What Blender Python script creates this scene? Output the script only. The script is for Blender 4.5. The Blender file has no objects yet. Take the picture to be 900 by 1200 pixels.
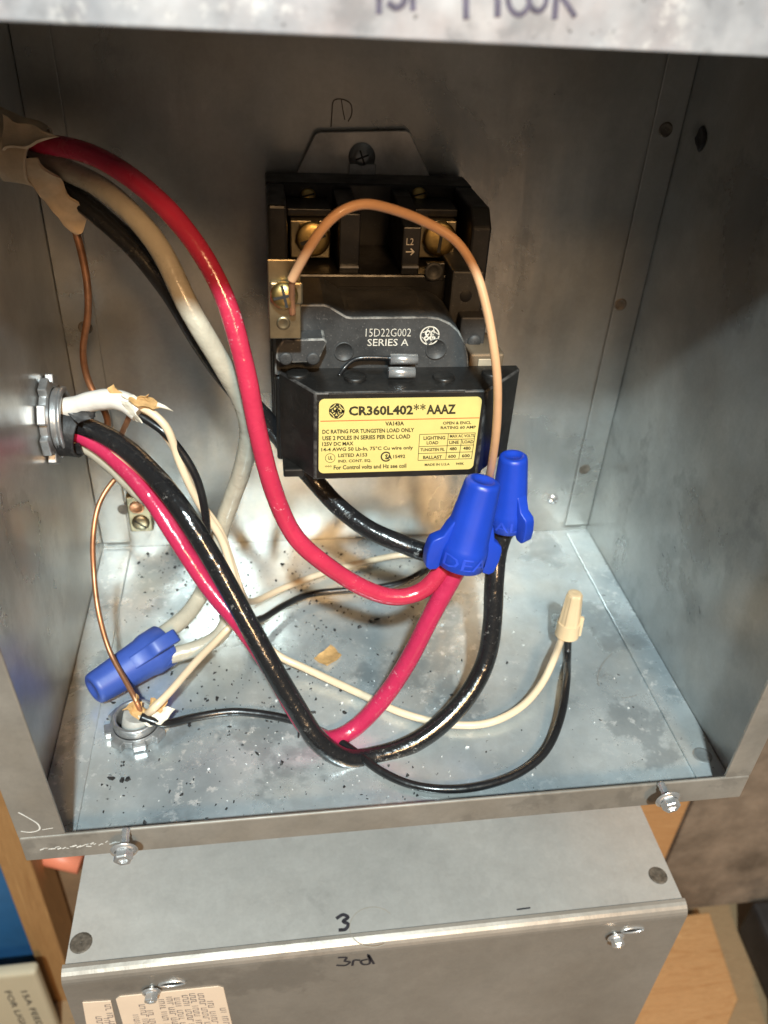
import bpy, bmesh, math, random
from mathutils import Vector, Matrix, noise
random.seed(7)
S = bpy.context.scene
COL = S.collection

# ------------------------------------------------------------------ camera
CX = Vector((0.0981344, -0.4026845, 0.3013423))
CE = (0.965038580, -0.0514333421, -0.134717103)
FPX = 954.404
cd = bpy.data.cameras.new('camera'); cam = bpy.data.objects.new('camera', cd); COL.objects.link(cam)
cam.location = CX; cam.rotation_euler = CE
cd.sensor_fit = 'VERTICAL'; cd.sensor_height = 36.0; cd.lens = FPX / 1200 * 36.0
cd.clip_start = 0.01; cd.clip_end = 50
cd.dof.use_dof = True; cd.dof.focus_distance = 0.335; cd.dof.aperture_fstop = 11.0
S.camera = cam

# ------------------------------------------------------------------ light
w = bpy.data.worlds.new('World'); S.world = w; w.use_nodes = True
bg = w.node_tree.nodes['Background']; bg.inputs[0].default_value = (1.0, 0.84, 0.68, 1); bg.inputs[1].default_value = 0.11
def area(name, loc, target, size, power, color, shape='DISK'):
    l = bpy.data.lights.new(name, 'AREA'); l.shape = shape; l.size = size; l.energy = power; l.color = color
    o = bpy.data.objects.new(name, l); COL.objects.link(o); o.location = loc
    o.rotation_euler = (Vector(target) - Vector(loc)).to_track_quat('-Z', 'Y').to_euler()
    return o
area('key_lamp', (0.07, -1.02, 1.08), (0.15, -0.1, 0.05), 0.07, 32, (0.80, 0.965, 1.0))
area('room_lamp', (0.30, -1.30, 0.86), (0.15, 0, 0.0), 0.20, 12, (1.0, 0.60, 0.28))
area('floor_bounce_lamp', (0.35, -1.5, -0.55), (0.15, -.2, 0.0), 0.7, 1.3, (1.0, 0.64, 0.38))
S.view_settings.view_transform = 'Standard'; S.view_settings.look = 'None'
S.view_settings.exposure = 0.0; S.view_settings.gamma = 1.0

# ------------------------------------------------------------------ placing helpers
RM = cam.rotation_euler.to_matrix()
def ray(px, py): return RM @ Vector(((px - 450) / FPX, -(py - 600) / FPX, -1))
def P(px, py, y):                       # point at depth y (distance from the back wall is -y)
    d = ray(px, py); t = (y - CX.y) / d.y; return CX + d * t
def PZ(px, py, z):                      # point at height z
    d = ray(px, py); t = (z - CX.z) / d.z; return CX + d * t
def PX(px, py, x):
    d = ray(px, py); t = (x - CX.x) / d.x; return CX + d * t

# ------------------------------------------------------------------ mesh helpers
WL = {}                                  # world location of empties
class MB:
    def __init__(s): s.bm = bmesh.new()
    def box(s, x0, x1, y0, y1, z0, z1):
        x0, x1 = sorted((x0, x1)); y0, y1 = sorted((y0, y1)); z0, z1 = sorted((z0, z1))
        v = [s.bm.verts.new(c) for c in ((x0,y0,z0),(x1,y0,z0),(x1,y1,z0),(x0,y1,z0),(x0,y0,z1),(x1,y0,z1),(x1,y1,z1),(x0,y1,z1))]
        for f in ((3,2,1,0),(4,5,6,7),(0,1,5,4),(1,2,6,5),(2,3,7,6),(3,0,4,7)): s.bm.faces.new([v[i] for i in f])
        return s
    def prism(s, poly, y0, y1, axis='y'):       # polygon in the x-z plane, extruded along y (or x-y along z)
        def mk(p, t): return (p[0], t, p[1]) if axis == 'y' else ((p[0], p[1], t) if axis == 'z' else (t, p[0], p[1]))
        a = [s.bm.verts.new(mk(p, y0)) for p in poly]; b = [s.bm.verts.new(mk(p, y1)) for p in poly]
        n = len(poly); s.bm.faces.new(a); s.bm.faces.new(b[::-1])
        for i in range(n): s.bm.faces.new((a[i], b[i], b[(i+1) % n], a[(i+1) % n]))
        return s
    def tube(s, pts, r, n=12, flat=1.0, cap=True, closed=False):
        rs = r if isinstance(r, (list, tuple)) else [r] * len(pts)
        rings = []; t0 = None; u = None
        for i, p in enumerate(pts):
            a = pts[max(i-1, 0)]; b = pts[min(i+1, len(pts)-1)]
            t = (b - a).normalized()
            if u is None:
                u = t.orthogonal().normalized()
            else:
                u = (u - t * u.dot(t)).normalized()
            v = t.cross(u)
            rings.append([s.bm.verts.new(p + (u * math.cos(k*2*math.pi/n) + v * math.sin(k*2*math.pi/n) * flat) * rs[i]) for k in range(n)])
        for A, B in zip(rings, rings[1:]):
            for k in range(n):
                f = s.bm.faces.new((A[k], A[(k+1) % n], B[(k+1) % n], B[k])); f.smooth = True
        if cap:
            s.bm.faces.new(rings[0][::-1]); s.bm.faces.new(rings[-1])
        return s
    def lathe(s, prof, n=32, M=Matrix(), smooth=True, cap0=False, cap1=False):      # profile (r, z) about local z
        rings = []
        for r, z in prof:
            rings.append([s.bm.verts.new(M @ Vector((r*math.cos(k*2*math.pi/n), r*math.sin(k*2*math.pi/n), z))) for k in range(n)])
        for A, B in zip(rings, rings[1:]):
            for k in range(n):
                f = s.bm.faces.new((A[k], A[(k+1) % n], B[(k+1) % n], B[k])); f.smooth = smooth
        if cap0: s.bm.faces.new(rings[0][::-1])
        if cap1: s.bm.faces.new(rings[-1])
        return s
    def poly(s, pts):
        s.bm.faces.new([s.bm.verts.new(p) for p in pts]); return s
    def build(s, name, mat, parent=None, bevel=0, seg=2, solid=0, sub=0):
        me = bpy.data.meshes.new(name)
        bmesh.ops.recalc_face_normals(s.bm, faces=s.bm.faces[:]) if s.bm.faces else None
        if parent is not None:
            off = WL.get(parent.name, Vector()); bmesh.ops.translate(s.bm, verts=s.bm.verts[:], vec=-off)
        s.bm.to_mesh(me); s.bm.free()
        me.materials.append(mat)
        o = bpy.data.objects.new(name, me); COL.objects.link(o)
        if parent is not None:
            o.parent = parent; WL[o.name] = WL.get(parent.name, Vector())
        if solid:
            m = o.modifiers.new('thickness', 'SOLIDIFY'); m.thickness = solid; m.offset = 0
        if bevel:
            m = o.modifiers.new('edges', 'BEVEL'); m.width = bevel; m.segments = seg; m.limit_method = 'ANGLE'; m.angle_limit = math.radians(40)
        if sub:
            m = o.modifiers.new('smooth', 'SUBSURF'); m.levels = sub; m.render_levels = sub
        return o
def worn(o, mat):                       # the bevelled edges carry a paler, rubbed surface
    o.data.materials.append(mat); o.modifiers['edges'].material = 1; return o
def tag(o, label=None, cat=None, group=None, kind=None):
    if label: o['label'] = label
    if cat: o['category'] = cat
    if group: o['group'] = group
    if kind: o['kind'] = kind
    return o
def thing(name, label, cat, loc=(0,0,0), group=None):
    o = bpy.data.objects.new(name, None); COL.objects.link(o); o.location = loc; o.empty_display_size = 0.01
    WL[o.name] = Vector(loc); return tag(o, label, cat, group)
def spline(pts, res=9):
    out = []; n = len(pts)
    for i in range(n - 1):
        p0 = pts[i-1] if i else pts[0]*2 - pts[1]
        p1, p2 = pts[i], pts[i+1]
        p3 = pts[i+2] if i+2 < n else pts[-1]*2 - pts[-2]
        d1 = max((p1-p0).length, 1e-6)**.5; d2 = max((p2-p1).length, 1e-6)**.5; d3 = max((p3-p2).length, 1e-6)**.5
        m1 = ((p1-p0)/d1 - (p2-p0)/(d1+d2) + (p2-p1)/d2) * d2
        m2 = ((p2-p1)/d2 - (p3-p1)/(d2+d3) + (p3-p2)/d3) * d2
        for k in range(res):
            t = k/res; t2 = t*t; t3 = t2*t
            out.append(p1*(2*t3-3*t2+1) + m1*(t3-2*t2+t) + p2*(-2*t3+3*t2) + m2*(t3-t2))
    out.append(pts[-1].copy()); return out
def smooth_path(p, it=6):
    for _ in range(it):
        q = [v.copy() for v in p]
        for i in range(1, len(p)-1): q[i] = (p[i-1] + p[i]*2 + p[i+1]) / 4
        p = q
    return p

# ------------------------------------------------------------------ materials
class NT:
    def __init__(s, name):
        s.m = bpy.data.materials.new(name); s.m.use_nodes = True; s.t = s.m.node_tree; s.b = s.t.nodes['Principled BSDF']
        s.co = s.t.nodes.new('ShaderNodeTexCoord').outputs['Object']
    def n(s, k, **kw):
        o = s.t.nodes.new(k)
        for a, v in kw.items(): setattr(o, a, v)
        return o
    def l(s, a, b): s.t.links.new(a, b)
    def mapv(s, scale=(1,1,1), rot=(0,0,0), loc=(0,0,0)):
        m = s.n('ShaderNodeMapping'); m.inputs['Scale'].default_value = scale; m.inputs['Rotation'].default_value = rot; m.inputs['Location'].default_value = loc
        s.l(s.co, m.inputs['Vector']); return m.outputs[0]
    def noise(s, scale, detail=4, rough=.55, vec=None, dist=0):
        o = s.n('ShaderNodeTexNoise'); o.inputs['Scale'].default_value = scale; o.inputs['Detail'].default_value = detail
        o.inputs['Roughness'].default_value = rough; o.inputs['Distortion'].default_value = dist
        s.l(vec or s.co, o.inputs['Vector']); return o.outputs[0]
    def voro(s, scale, feat='F1', vec=None, out='Color'):
        o = s.n('ShaderNodeTexVoronoi', feature=feat); o.inputs['Scale'].default_value = scale
        s.l(vec or s.co, o.inputs['Vector']); return o.outputs[out]
    def ramp(s, fac, stops):
        o = s.n('ShaderNodeValToRGB'); e = o.color_ramp.elements
        while len(e) < len(stops): e.new(.5)
        for el, (p, c) in zip(e, stops):
            el.position = p; el.color = (c, c, c, 1) if isinstance(c, (int, float)) else (*c, 1)
        s.l(fac, o.inputs[0]); return o.outputs[0]
    def mix(s, fac, a, b, mode='MIX'):
        o = s.n('ShaderNodeMix', data_type='RGBA', blend_type=mode)
        for i, v in ((0, fac), (6, a), (7, b)):
            if isinstance(v, (int, float)): o.inputs[i].default_value = v if i == 0 else (v, v, v, 1)
            elif isinstance(v, tuple): o.inputs[i].default_value = (*v, 1)
            else: s.l(v, o.inputs[i])
        return o.outputs[2]
    def bump(s, h, strength=.2, dist=.001, prev=None):
        o = s.n('ShaderNodeBump'); o.inputs['Strength'].default_value = strength; o.inputs['Distance'].default_value = dist
        s.l(h, o.inputs['Height'])
        if prev: s.l(prev, o.inputs['Normal'])
        return o.outputs[0]
    def out(s, color=None, rough=None, metal=None, normal=None, **kw):
        for k, v in (('Base Color', color), ('Roughness', rough), ('Metallic', metal), ('Normal', normal)):
            if v is None: continue
            if isinstance(v, tuple): s.b.inputs[k].default_value = (*v, 1)
            elif isinstance(v, (int, float)): s.b.inputs[k].default_value = v
            else: s.l(v, s.b.inputs[k])
        for k, v in kw.items(): s.b.inputs[k.replace('_', ' ')].default_value = v
        return s.m

def galv(name, lo=(.40,.42,.43), hi=(.62,.64,.64), stain=.5, seed=0.0, metal=.8, rough=(.30,.52), blotch=18, white=0.0, tint=(.62,.56,.46)):
    t = NT(name)
    v = t.mapv(loc=(seed, seed*1.7, seed*.6))
    big = t.noise(blotch, 3, .5, v, .15); spang = t.voro(230, vec=v); fine = t.noise(480, 3, .6, v); mid = t.noise(95, 4, .65, v)
    c = t.mix(t.ramp(big, [(.36, 0.), (.64, 1.)]), lo, hi)
    c = t.mix(t.ramp(t.noise(blotch*.8, 4, .6, t.mapv(loc=(seed*2, 5-seed, 1))), [(.45, 0.), (.70, .45)]), c, tint)  # warm patches: cream zinc tone plus reflected room light put into the colour
    bw = t.n('ShaderNodeRGBToBW'); t.l(spang, bw.inputs[0])
    c = t.mix(.16, c, t.ramp(bw.outputs[0], [(.2, .72), (.8, 1.0)]), 'MULTIPLY')
    c = t.mix(.25, c, t.ramp(mid, [(.3, .75), (.7, 1.05)]), 'MULTIPLY')
    c = t.mix(.18, c, t.ramp(fine, [(.3, .7), (.7, 1.05)]), 'MULTIPLY')
    st = t.noise(blotch*1.1, 6, .58, t.mapv(loc=(seed+3, 2-seed, seed*2)), .25)
    ed = t.n('ShaderNodeMath', operation='MULTIPLY_ADD'); t.l(t.noise(150, 5, .7, v), ed.inputs[0]); ed.inputs[1].default_value = .16; t.l(st, ed.inputs[2])
    c = t.mix(t.ramp(ed.outputs[0], [(.645, 0.), (.685, stain*.8), (.80, stain)]), c, tuple(x*.50 for x in lo))
    if white:
        wv = t.ramp(t.noise(190, 5, .7, v), [(.56, 0.), (.64, 1.)]); wm = t.ramp(t.noise(16, 3, .5, t.mapv(loc=(seed*3, 1, 7))), [(.44, 0.), (.60, white)])
        m_ = t.n('ShaderNodeMath', operation='MULTIPLY'); t.l(wv, m_.inputs[0]); t.l(wm, m_.inputs[1])
        c = t.mix(m_.outputs[0], c, (.86,.87,.86))
        dk = t.ramp(t.noise(330, 4, .7, t.mapv(loc=(1, seed, 4))), [(.66, 0.), (.70, .8)])
        c = t.mix(dk, c, (.12,.12,.12))
    r = t.n('ShaderNodeMapRange'); t.l(st, r.inputs[0]); r.inputs[1].default_value = .3; r.inputs[2].default_value = .7
    r.inputs[3].default_value = rough[1]; r.inputs[4].default_value = rough[0]
    nb = t.bump(t.noise(7, 3, .5, t.mapv(scale=(1.6, 1.6, .5), loc=(seed, 0, 0))), .45, .006)
    nb = t.bump(t.noise(26, 4, .6, t.mapv(scale=(1.5, 1.5, .35), loc=(seed, 0, 0))), .16, .002, nb); nb = t.bump(fine, .06, .0004, nb)
    scr = t.noise(30, 4, .6, t.mapv(scale=(40, 3, 3), rot=(.3, .5, .9)))
    nb = t.bump(scr, .05, .0003, nb)
    return t.out(c, r.outputs[0], metal, nb)
M = {}
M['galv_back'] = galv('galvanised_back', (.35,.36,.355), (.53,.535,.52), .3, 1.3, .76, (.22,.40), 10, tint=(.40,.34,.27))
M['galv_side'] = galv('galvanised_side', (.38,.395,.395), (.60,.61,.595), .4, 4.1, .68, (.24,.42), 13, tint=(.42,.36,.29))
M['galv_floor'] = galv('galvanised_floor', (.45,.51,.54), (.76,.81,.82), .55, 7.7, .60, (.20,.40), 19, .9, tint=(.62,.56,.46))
M['galv_lip'] = galv('galvanised_lip', (.38,.35,.31), (.50,.465,.415), .35, 2.2, .6, (.30,.46), 26, tint=(.42,.36,.29))  # brownish dust on zinc, with the room's warm light tinted into the colour
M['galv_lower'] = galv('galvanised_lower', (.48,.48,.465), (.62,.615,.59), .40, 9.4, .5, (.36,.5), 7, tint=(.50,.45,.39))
M['galv_cover'] = galv('galvanised_cover', (.33,.30,.265), (.43,.395,.355), .40, 5.6, .55, (.34,.5), 9, tint=(.34,.29,.24))  # warm light on the front face is painted into this brown base
M['galv_top'] = galv('galvanised_top_lip', (.36,.38,.42), (.58,.60,.64), .35, 3.3, .55, (.40,.6), 55, .45, (.50,.42,.42))

def plain(name, color, rough=.4, metal=0, nscale=60, var=.25, bump=.1, bscale=300, spec=.5):
    t = NT(name); nz = t.noise(nscale, 4, .6)
    c = t.mix(t.ramp(nz, [(.3, 0.), (.7, 1.)]), tuple(x*(1-var) for x in color), tuple(min(1, x*(1+var)) for x in color))
    nb = t.bump(t.noise(bscale, 3, .6), bump, .0006)
    return t.out(c, rough, metal, nb, Specular_IOR_Level=spec)
def wire_mat(name, color, rough, var=.12, crinkle=.25, dust=0, coat=.3, scuff=None):
    t = NT(name); nz = t.noise(45, 4, .6)
    c = t.mix(t.ramp(nz, [(.3, 0.), (.7, 1.)]), tuple(x*(1-var) for x in color), tuple(min(1, x*(1+var)) for x in color))
    if dust: c = t.mix(t.ramp(t.noise(500, 5, .7), [(.6, 0.), (.78, dust)]), c, (.45,.42,.38))
    if scuff:
        sv = t.noise(330, 5, .75, t.mapv(loc=(2, 5, 1))); zn = t.ramp(t.noise(38, 3, .5, t.mapv(loc=(7, 1, 3))), [(.50, 0.), (.62, .55)])
        mm = t.n('ShaderNodeMath', operation='MULTIPLY'); t.l(t.ramp(sv, [(.60, 0.), (.66, 1.)]), mm.inputs[0]); t.l(zn, mm.inputs[1])
        c = t.mix(mm.outputs[0], c, scuff)
    nb = t.bump(t.noise(160, 3, .5, t.mapv(scale=(1,1,1))), crinkle, .0012)
    nb = t.bump(t.noise(900, 2, .5), crinkle*.25, .0003, nb)
    r = t.ramp(t.noise(120, 3), [(.3, rough*.7), (.7, rough*1.4)])
    return t.out(c, r, 0, nb, Coat_Weight=coat, Coat_Roughness=.12)
M['red'] = wire_mat('red_jacket', (.49, .028, .068), .22, crinkle=.6, scuff=(.85,.70,.72))
M['pink'] = wire_mat('crimson_jacket', (.46, .024, .080), .24, crinkle=.6, scuff=(.85,.70,.72))
M['black_wire'] = wire_mat('black_jacket', (.012, .012, .013), .22, crinkle=.7, dust=.15, coat=.5, scuff=(.42,.40,.37))
M['black_thin'] = wire_mat('black_thin_jacket', (.010, .010, .011), .32, coat=.3)
M['beige'] = wire_mat('offwhite_jacket', (.46, .42, .335), .30, crinkle=.6)
M['cream'] = wire_mat('cream_jacket', (.74, .58, .40), .42, crinkle=.15)
M['romex'] = wire_mat('white_cable_sheath', (.72, .68, .62), .42, crinkle=.3, coat=.1)
M['tan'] = wire_mat('tan_jacket', (.64, .36, .19), .42, crinkle=.12)
M['copper'] = plain('bare_copper', (.46, .22, .115), .42, .75, 90, .35)
M['black_rubber'] = wire_mat('black_cable_sheath', (.016,.016,.017), .5, crinkle=.5, dust=.25, coat=0)
M['blue'] = plain('blue_plastic', (.010, .050, .44), .38, 0, 40, .12, .08, 260)
M['blue_letter'] = plain('blue_raised_letter', (.022, .068, .54), .4, 0, 40, .1, .05)
M['blue_faded'] = plain('blue_scuffed_plastic', (.040, .085, .36), .45, 0, 40, .15, .12, 260)
M['spring'] = plain('dark_steel_spring', (.12,.12,.12), .4, 1)
M['tan_nut'] = plain('tan_plastic', (.66, .49, .30), .42, 0, 60, .08, .05)
t = NT('black_phenolic')
c = t.mix(t.ramp(t.noise(70, 6, .7), [(.45, 0.), (.75, 1.)]), (.008,.0075,.007), (.022,.020,.018))
c = t.mix(t.ramp(t.noise(900, 4, .7), [(.62, 0.), (.74, .5)]), c, (.12,.11,.10))
M['phenolic'] = t.out(c, t.ramp(t.noise(110, 4), [(.3, .30), (.7, .5)]), 0, t.bump(t.noise(500, 3), .08, .0005))
t = NT('dusty_grey_phenolic')
c = t.mix(t.ramp(t.noise(60, 6, .7), [(.35, 0.), (.72, 1.)]), (.022,.023,.024), (.060,.060,.060))
c = t.mix(t.ramp(t.noise(1100, 4, .7), [(.60, 0.), (.74, .6)]), c, (.20,.19,.18))
M['dusty'] = t.out(c, .55, 0, t.bump(t.noise(600, 3), .1, .0005))
def rubbed(name, a, b):
    t = NT(name); c = t.mix(t.ramp(t.noise(160, 5, .7), [(.42, 0.), (.62, 1.)]), a, b)
    return t.out(c, .5, 0)
M['rubbed_grey'] = rubbed('rubbed_grey_edge', (.05,.05,.05), (.24,.235,.22))
M['rubbed_black'] = rubbed('rubbed_black_edge', (.014,.013,.013), (.085,.08,.075))
M['well'] = plain('dark_well', (.006,.006,.006), .6)
M['brass'] = plain('tarnished_brass', (.46,.32,.12), .36, 1, 120, .35, .15, 500)
M['brass_plate'] = plain('dull_brass_plate', (.34,.29,.19), .42, 1, 90, .3, .12, 500)
M['steel'] = plain('zinc_plated_steel', (.72,.73,.74), .25, .8, 120, .2, .1, 600)
M['dull_steel'] = plain('dull_zinc', (.40,.405,.41), .38, .75, 140, .3, .2, 500)
M['plate_steel'] = plain('mounting_plate_steel', (.56,.54,.51), .45, .65, 60, .3, .1, 500)
M['weld'] = plain('weld_mark', (.115,.095,.075), .5, .3, 300, .5, .5, 600)
M['white_scratch'] = plain('pale_scratch', (.62,.61,.58), .6, .2, 200, .2, .2)
M['marker'] = plain('black_marker_ink', (.020,.018,.024), .6, 0, 400, .4)
M['marker_faded'] = plain('faded_marker_ink', (.085,.075,.11), .6, 0, 400, .4)
M['yellow'] = plain('yellow_label', (.70,.56,.19), .42, 0, 90, .05, .03)
M['ink'] = plain('label_ink', (.035,.028,.012), .6)
M['red_ink'] = plain('label_red_ink', (.62,.11,.03), .5)
M['cream_ink'] = plain('stamped_ink', (.62,.58,.50), .6, 0, 500, .25)
M['kraft'] = plain('kraft_paper', (.50,.30,.12), .75, 0, 180, .35, .6, 250)
M['dirty_sheath'] = plain('stained_sheath', (.52,.40,.27), .7, 0, 60, .3, .5, 120)
M['flap'] = plain('torn_white_sheath', (.74,.69,.58), .5, 0, 90, .1, .3, 150)
M['sticker'] = plain('pale_sticker', (.76,.60,.46), .55, 0, 40, .05, .05)
M['sticker_ink'] = plain('sticker_ink', (.25,.20,.18), .7)
M['blue_wall'] = plain('blue_board', (.02,.10,.24), .6, 0, 8, .3)
M['pale_box'] = plain('pale_beige_plastic', (.50,.44,.32), .45, 0, 10, .06)
M['black_plastic'] = plain('matt_black_plastic', (.025,.022,.022), .55, 0, 40, .4, .3, 80)
M['pink_pipe'] = plain('salmon_pipe', (.70,.22,.13), .45, 0, 20, .15)
def wood(name, c0, c1, streak, seed=0):
    t = NT(name)
    g = t.noise(7, 6, .62, t.mapv(scale=streak, loc=(seed, seed, seed)), 1.2)
    c = t.mix(t.ramp(g, [(.3, 0.), (.5, .5), (.55, .25), (.75, 1.)]), c0, c1)
    c = t.mix(.35, c, t.ramp(t.noise(60, 5, .7, t.mapv(scale=streak)), [(.3, .6), (.7, 1.1)]), 'MULTIPLY')
    c = t.mix(t.ramp(t.noise(14, 2, .5), [(.68, 0.), (.78, .5)]), c, tuple(x*.4 for x in c0))
    return t.out(c, .55, 0, t.bump(g, .15, .002))
M['wood_post'] = wood('pine_post', (.30,.15,.055), (.47,.27,.11), (14, 14, 1.2))
M['wood_orange'] = wood('orange_board', (.42,.20,.075), (.64,.37,.17), (2.5, 16, 16), 2)
M['wood_tan'] = wood('tan_board', (.30,.19,.10), (.40,.27,.15), (3, 12, 12), 5)
t = NT('stained_wall_board')
c = t.mix(t.ramp(t.noise(14, 7, .65), [(.35, 0.), (.65, 1.)]), (.10,.072,.050), (.30,.225,.165))
c = t.mix(t.ramp(t.noise(9, 7, .7, t.mapv(loc=(4, 1, 2))), [(.52, 0.), (.66, .7)]), c, (.075,.06,.05))
c = t.mix(t.ramp(t.noise(40, 6, .7), [(.63, 0.), (.72, .6)]), c, (.42,.36,.30))
M['wallboard'] = t.out(c, .8, 0, t.bump(t.noise(60, 6, .7), .4, .004))
M['plywood'] = plain('brown_backing_board', (.20,.125,.07), .7, 0, 12, .3, .3, 60)
M['flake'] = plain('dark_flake', (.030,.028,.028), .5, .2, 700, .7)
M['pale_flake'] = plain('pale_flake', (.80,.80,.78), .5, .3, 500, .2)

# ------------------------------------------------------------------ lettering
def text_verts(s, bold=0.0):
    cu = bpy.data.curves.new('lettering_curve', 'FONT'); cu.body = s; cu.size = 1; cu.offset = bold; cu.resolution_u = 2
    o = bpy.data.objects.new('lettering_curve', cu); COL.objects.link(o)
    me = bpy.data.meshes.new_from_object(o)
    vs = [v.co.copy() for v in me.vertices]; fs = [tuple(p.vertices) for p in me.polygons]
    bpy.data.objects.remove(o); bpy.data.curves.remove(cu); bpy.data.meshes.remove(me)
    return vs, fs
def put_text(mb, s, f, bold=0.0, ref=None):       # f maps (u,v) in the unit box of the text to a point
    vs, fs = text_verts(s, bold)
    x0 = min(v.x for v in vs); x1 = max(v.x for v in vs); y0 = min(v.y for v in vs); y1 = max(v.y for v in vs)
    bv = [mb.bm.verts.new(f((v.x-x0)/(x1-x0), (v.y-y0)/(y1-y0))) for v in vs]
    for q in fs:
        try: mb.bm.faces.new([bv[i] for i in q])
        except ValueError: pass
STK = [0]
def stroke(mb, pts, wd, f, nrm):                  # flat pen stroke: pts are (u,v), f maps to 3-D, nrm lifts
    STK[0] += 1; lift = nrm * (1.0e-4 + 1.2e-5 * (STK[0] % 9))
    ps = [Vector((a, b, 0)) for a, b in pts]
    ps = spline(ps, 4) if len(ps) > 2 else ps
    L, Rr = [], []
    for i, p in enumerate(ps):
        t = (ps[min(i+1, len(ps)-1)] - ps[max(i-1, 0)]).normalized(); n = Vector((-t.y, t.x, 0)) * wd * .5
        e = t * wd * .3 * (-1 if i == 0 else 1 if i == len(ps)-1 else 0)
        L.append(mb.bm.verts.new(f(*(p+n+e)[:2]) + lift)); Rr.append(mb.bm.verts.new(f(*(p-n+e)[:2]) + lift))
    for i in range(len(ps)-1): mb.bm.faces.new((L[i], L[i+1], Rr[i+1], Rr[i]))
def circ(cx, cy, r, a0=0, a1=360, n=20, ry=None):
    ry = ry or r
    return [(cx + r*math.cos(math.radians(a0+(a1-a0)*i/n)), cy + ry*math.sin(math.radians(a0+(a1-a0)*i/n))) for i in range(n+1)]
def monogram(mb, f, nrm, wd=.10):                  # round badge: ring, four curls and two script letters, in the unit disc
    stroke(mb, circ(0, 0, .92, n=28), .13, f, nrm)
    for a in (45, 135, 225, 315):
        ca, sa = math.cos(math.radians(a)), math.sin(math.radians(a))
        stroke(mb, [(.80*math.cos(math.radians(a-34)), .80*math.sin(math.radians(a-34))), (.62*ca, .62*sa), (.80*math.cos(math.radians(a+22)), .80*math.sin(math.radians(a+22)))], .07, f, nrm)
    stroke(mb, [(-.02,.42),(-.22,.50),(-.42,.30),(-.34,.06),(-.10,.12),(.02,.30),(-.06,-.06),(-.20,-.40),(-.44,-.44),(-.50,-.22),(-.30,-.10),(0,-.02)], wd, f, nrm)
    stroke(mb, [(.44,.30),(.34,.50),(.14,.38),(.16,.14),(.36,.06),(.14,-.04),(.06,-.28),(.22,-.48),(.44,-.42),(.50,-.20),(.36,-.14),(.28,-.26)], wd, f, nrm)

# ================================================================== SETTING
W_, D_ = 0.300, 0.2005
TOPZ = 0.335
wb = MB().box(0.462, 1.6, 0.0, 0.012, -0.490, 1.2).build('wall_board', M['wallboard']); wb['kind'] = 'structure'
pb = MB().box(-1.4, 0.46, 0.045, 0.06, -0.9, 1.2).build('back_wall', M['plywood']); pb['kind'] = 'structure'
tg = MB().box(-0.6, 1.6, -0.35, 0.05, -0.56, -0.534).build('ledge', M['wood_tan'], bevel=.002); tg['kind'] = 'structure'

# ================================================================== UPPER ENCLOSURE
enc = thing('electrical_enclosure', 'open galvanised steel box with dirty floor and wires inside', 'electrical box', (0, 0, 0))
T = 0.0015
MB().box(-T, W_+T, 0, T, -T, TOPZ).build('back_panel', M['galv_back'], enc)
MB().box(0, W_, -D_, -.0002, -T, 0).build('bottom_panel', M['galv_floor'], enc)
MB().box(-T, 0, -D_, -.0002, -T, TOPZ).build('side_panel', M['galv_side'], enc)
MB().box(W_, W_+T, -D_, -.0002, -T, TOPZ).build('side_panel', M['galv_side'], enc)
MB().box(-T, W_+T, -D_, -.0002, TOPZ, TOPZ+T).build('top_panel', M['galv_side'], enc)
for x0, x1 in ((.0002, .0162), (W_-.0150, W_-.0002)):
    MB().prism([(x0, -D_+.001), (x0, -.006), (x0+.002, -.0035), (x1-.002, -.0035), (x1, -.006), (x1, -D_+.001)], 0.0002, .0016, 'z').build('flange', M['galv_floor'], enc, bevel=.0003)
    MB().box(x0, x1, -.0016, -.0002, .0045, TOPZ-.001).build('flange', M['galv_back'], enc, bevel=.0003)
# bends where side meets floor
LW = .0132
_b, _t = P(75.5, 968, -D_), P(0, 755, -D_)
_k = (_t.x-_b.x)/(_t.z-_b.z)
MB().prism([(-T, LW+.0004), (_b.x, LW+.0004), (_b.x+_k*(.2845-_b.z), .2845), (-T-.006, .2845)], -D_-T, -D_).build('front_lip', M['galv_lip'], enc, bevel=.0005)
MB().box(W_-LW*.78, W_+T, -D_-T, -D_, LW+.0004, .2845).build('front_lip', M['galv_lip'], enc, bevel=.0005)
MB().box(-T, W_+T, -D_-T, -D_, -T, LW).build('front_lip', M['galv_lip'], enc, bevel=.0006)
toplip = MB().box(-.02, W_+.02, -D_-T, -D_, .2851, TOPZ+.004).build('front_lip', M['galv_top'], enc, bevel=.0005)
# handwriting on the top lip, cut by the picture's upper edge
mk = MB(); STK[0] = 0
def ftop(u, v): return Vector((u, -D_-T, v))
def tp(px, py): q = P(px, py, -D_-T); return (q.x, q.z)
wd = .0013; up = Vector((0, -1, 0))
stroke(mk, [tp(444, 14), tp(446, -70)], wd, ftop, up)
stroke(mk, [tp(478, -32), tp(463, -42), tp(458, -25), tp(470, -12), tp(474, 2), tp(464, 9), tp(456, 4)], wd, ftop, up)
stroke(mk, [tp(486, -62), tp(483, -10), tp(484, 10)], wd, ftop, up)
stroke(mk, [tp(472, -40), tp(500, -42)], wd*.8, ftop, up)
stroke(mk, [tp(546, 20), tp(546, -80)], wd*1.1, ftop, up)
stroke(mk, [tp(544, -78), tp(578, -84)], wd, ftop, up); stroke(mk, [tp(546, -32), tp(572, -36)], wd, ftop, up)
stroke(mk, [tp(583, 17), tp(584, -70)], wd*1.1, ftop, up)
q = [tp(608 + 13*math.cos(a*.5236), -4 + 21*math.sin(a*.5236)) for a in range(13)]; stroke(mk, q, wd*.9, ftop, up)
q = [tp(630 + 11*math.cos(a*.5236), -6 + 19*math.sin(a*.5236)) for a in range(13)]; stroke(mk, q, wd*.9, ftop, up)
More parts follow.
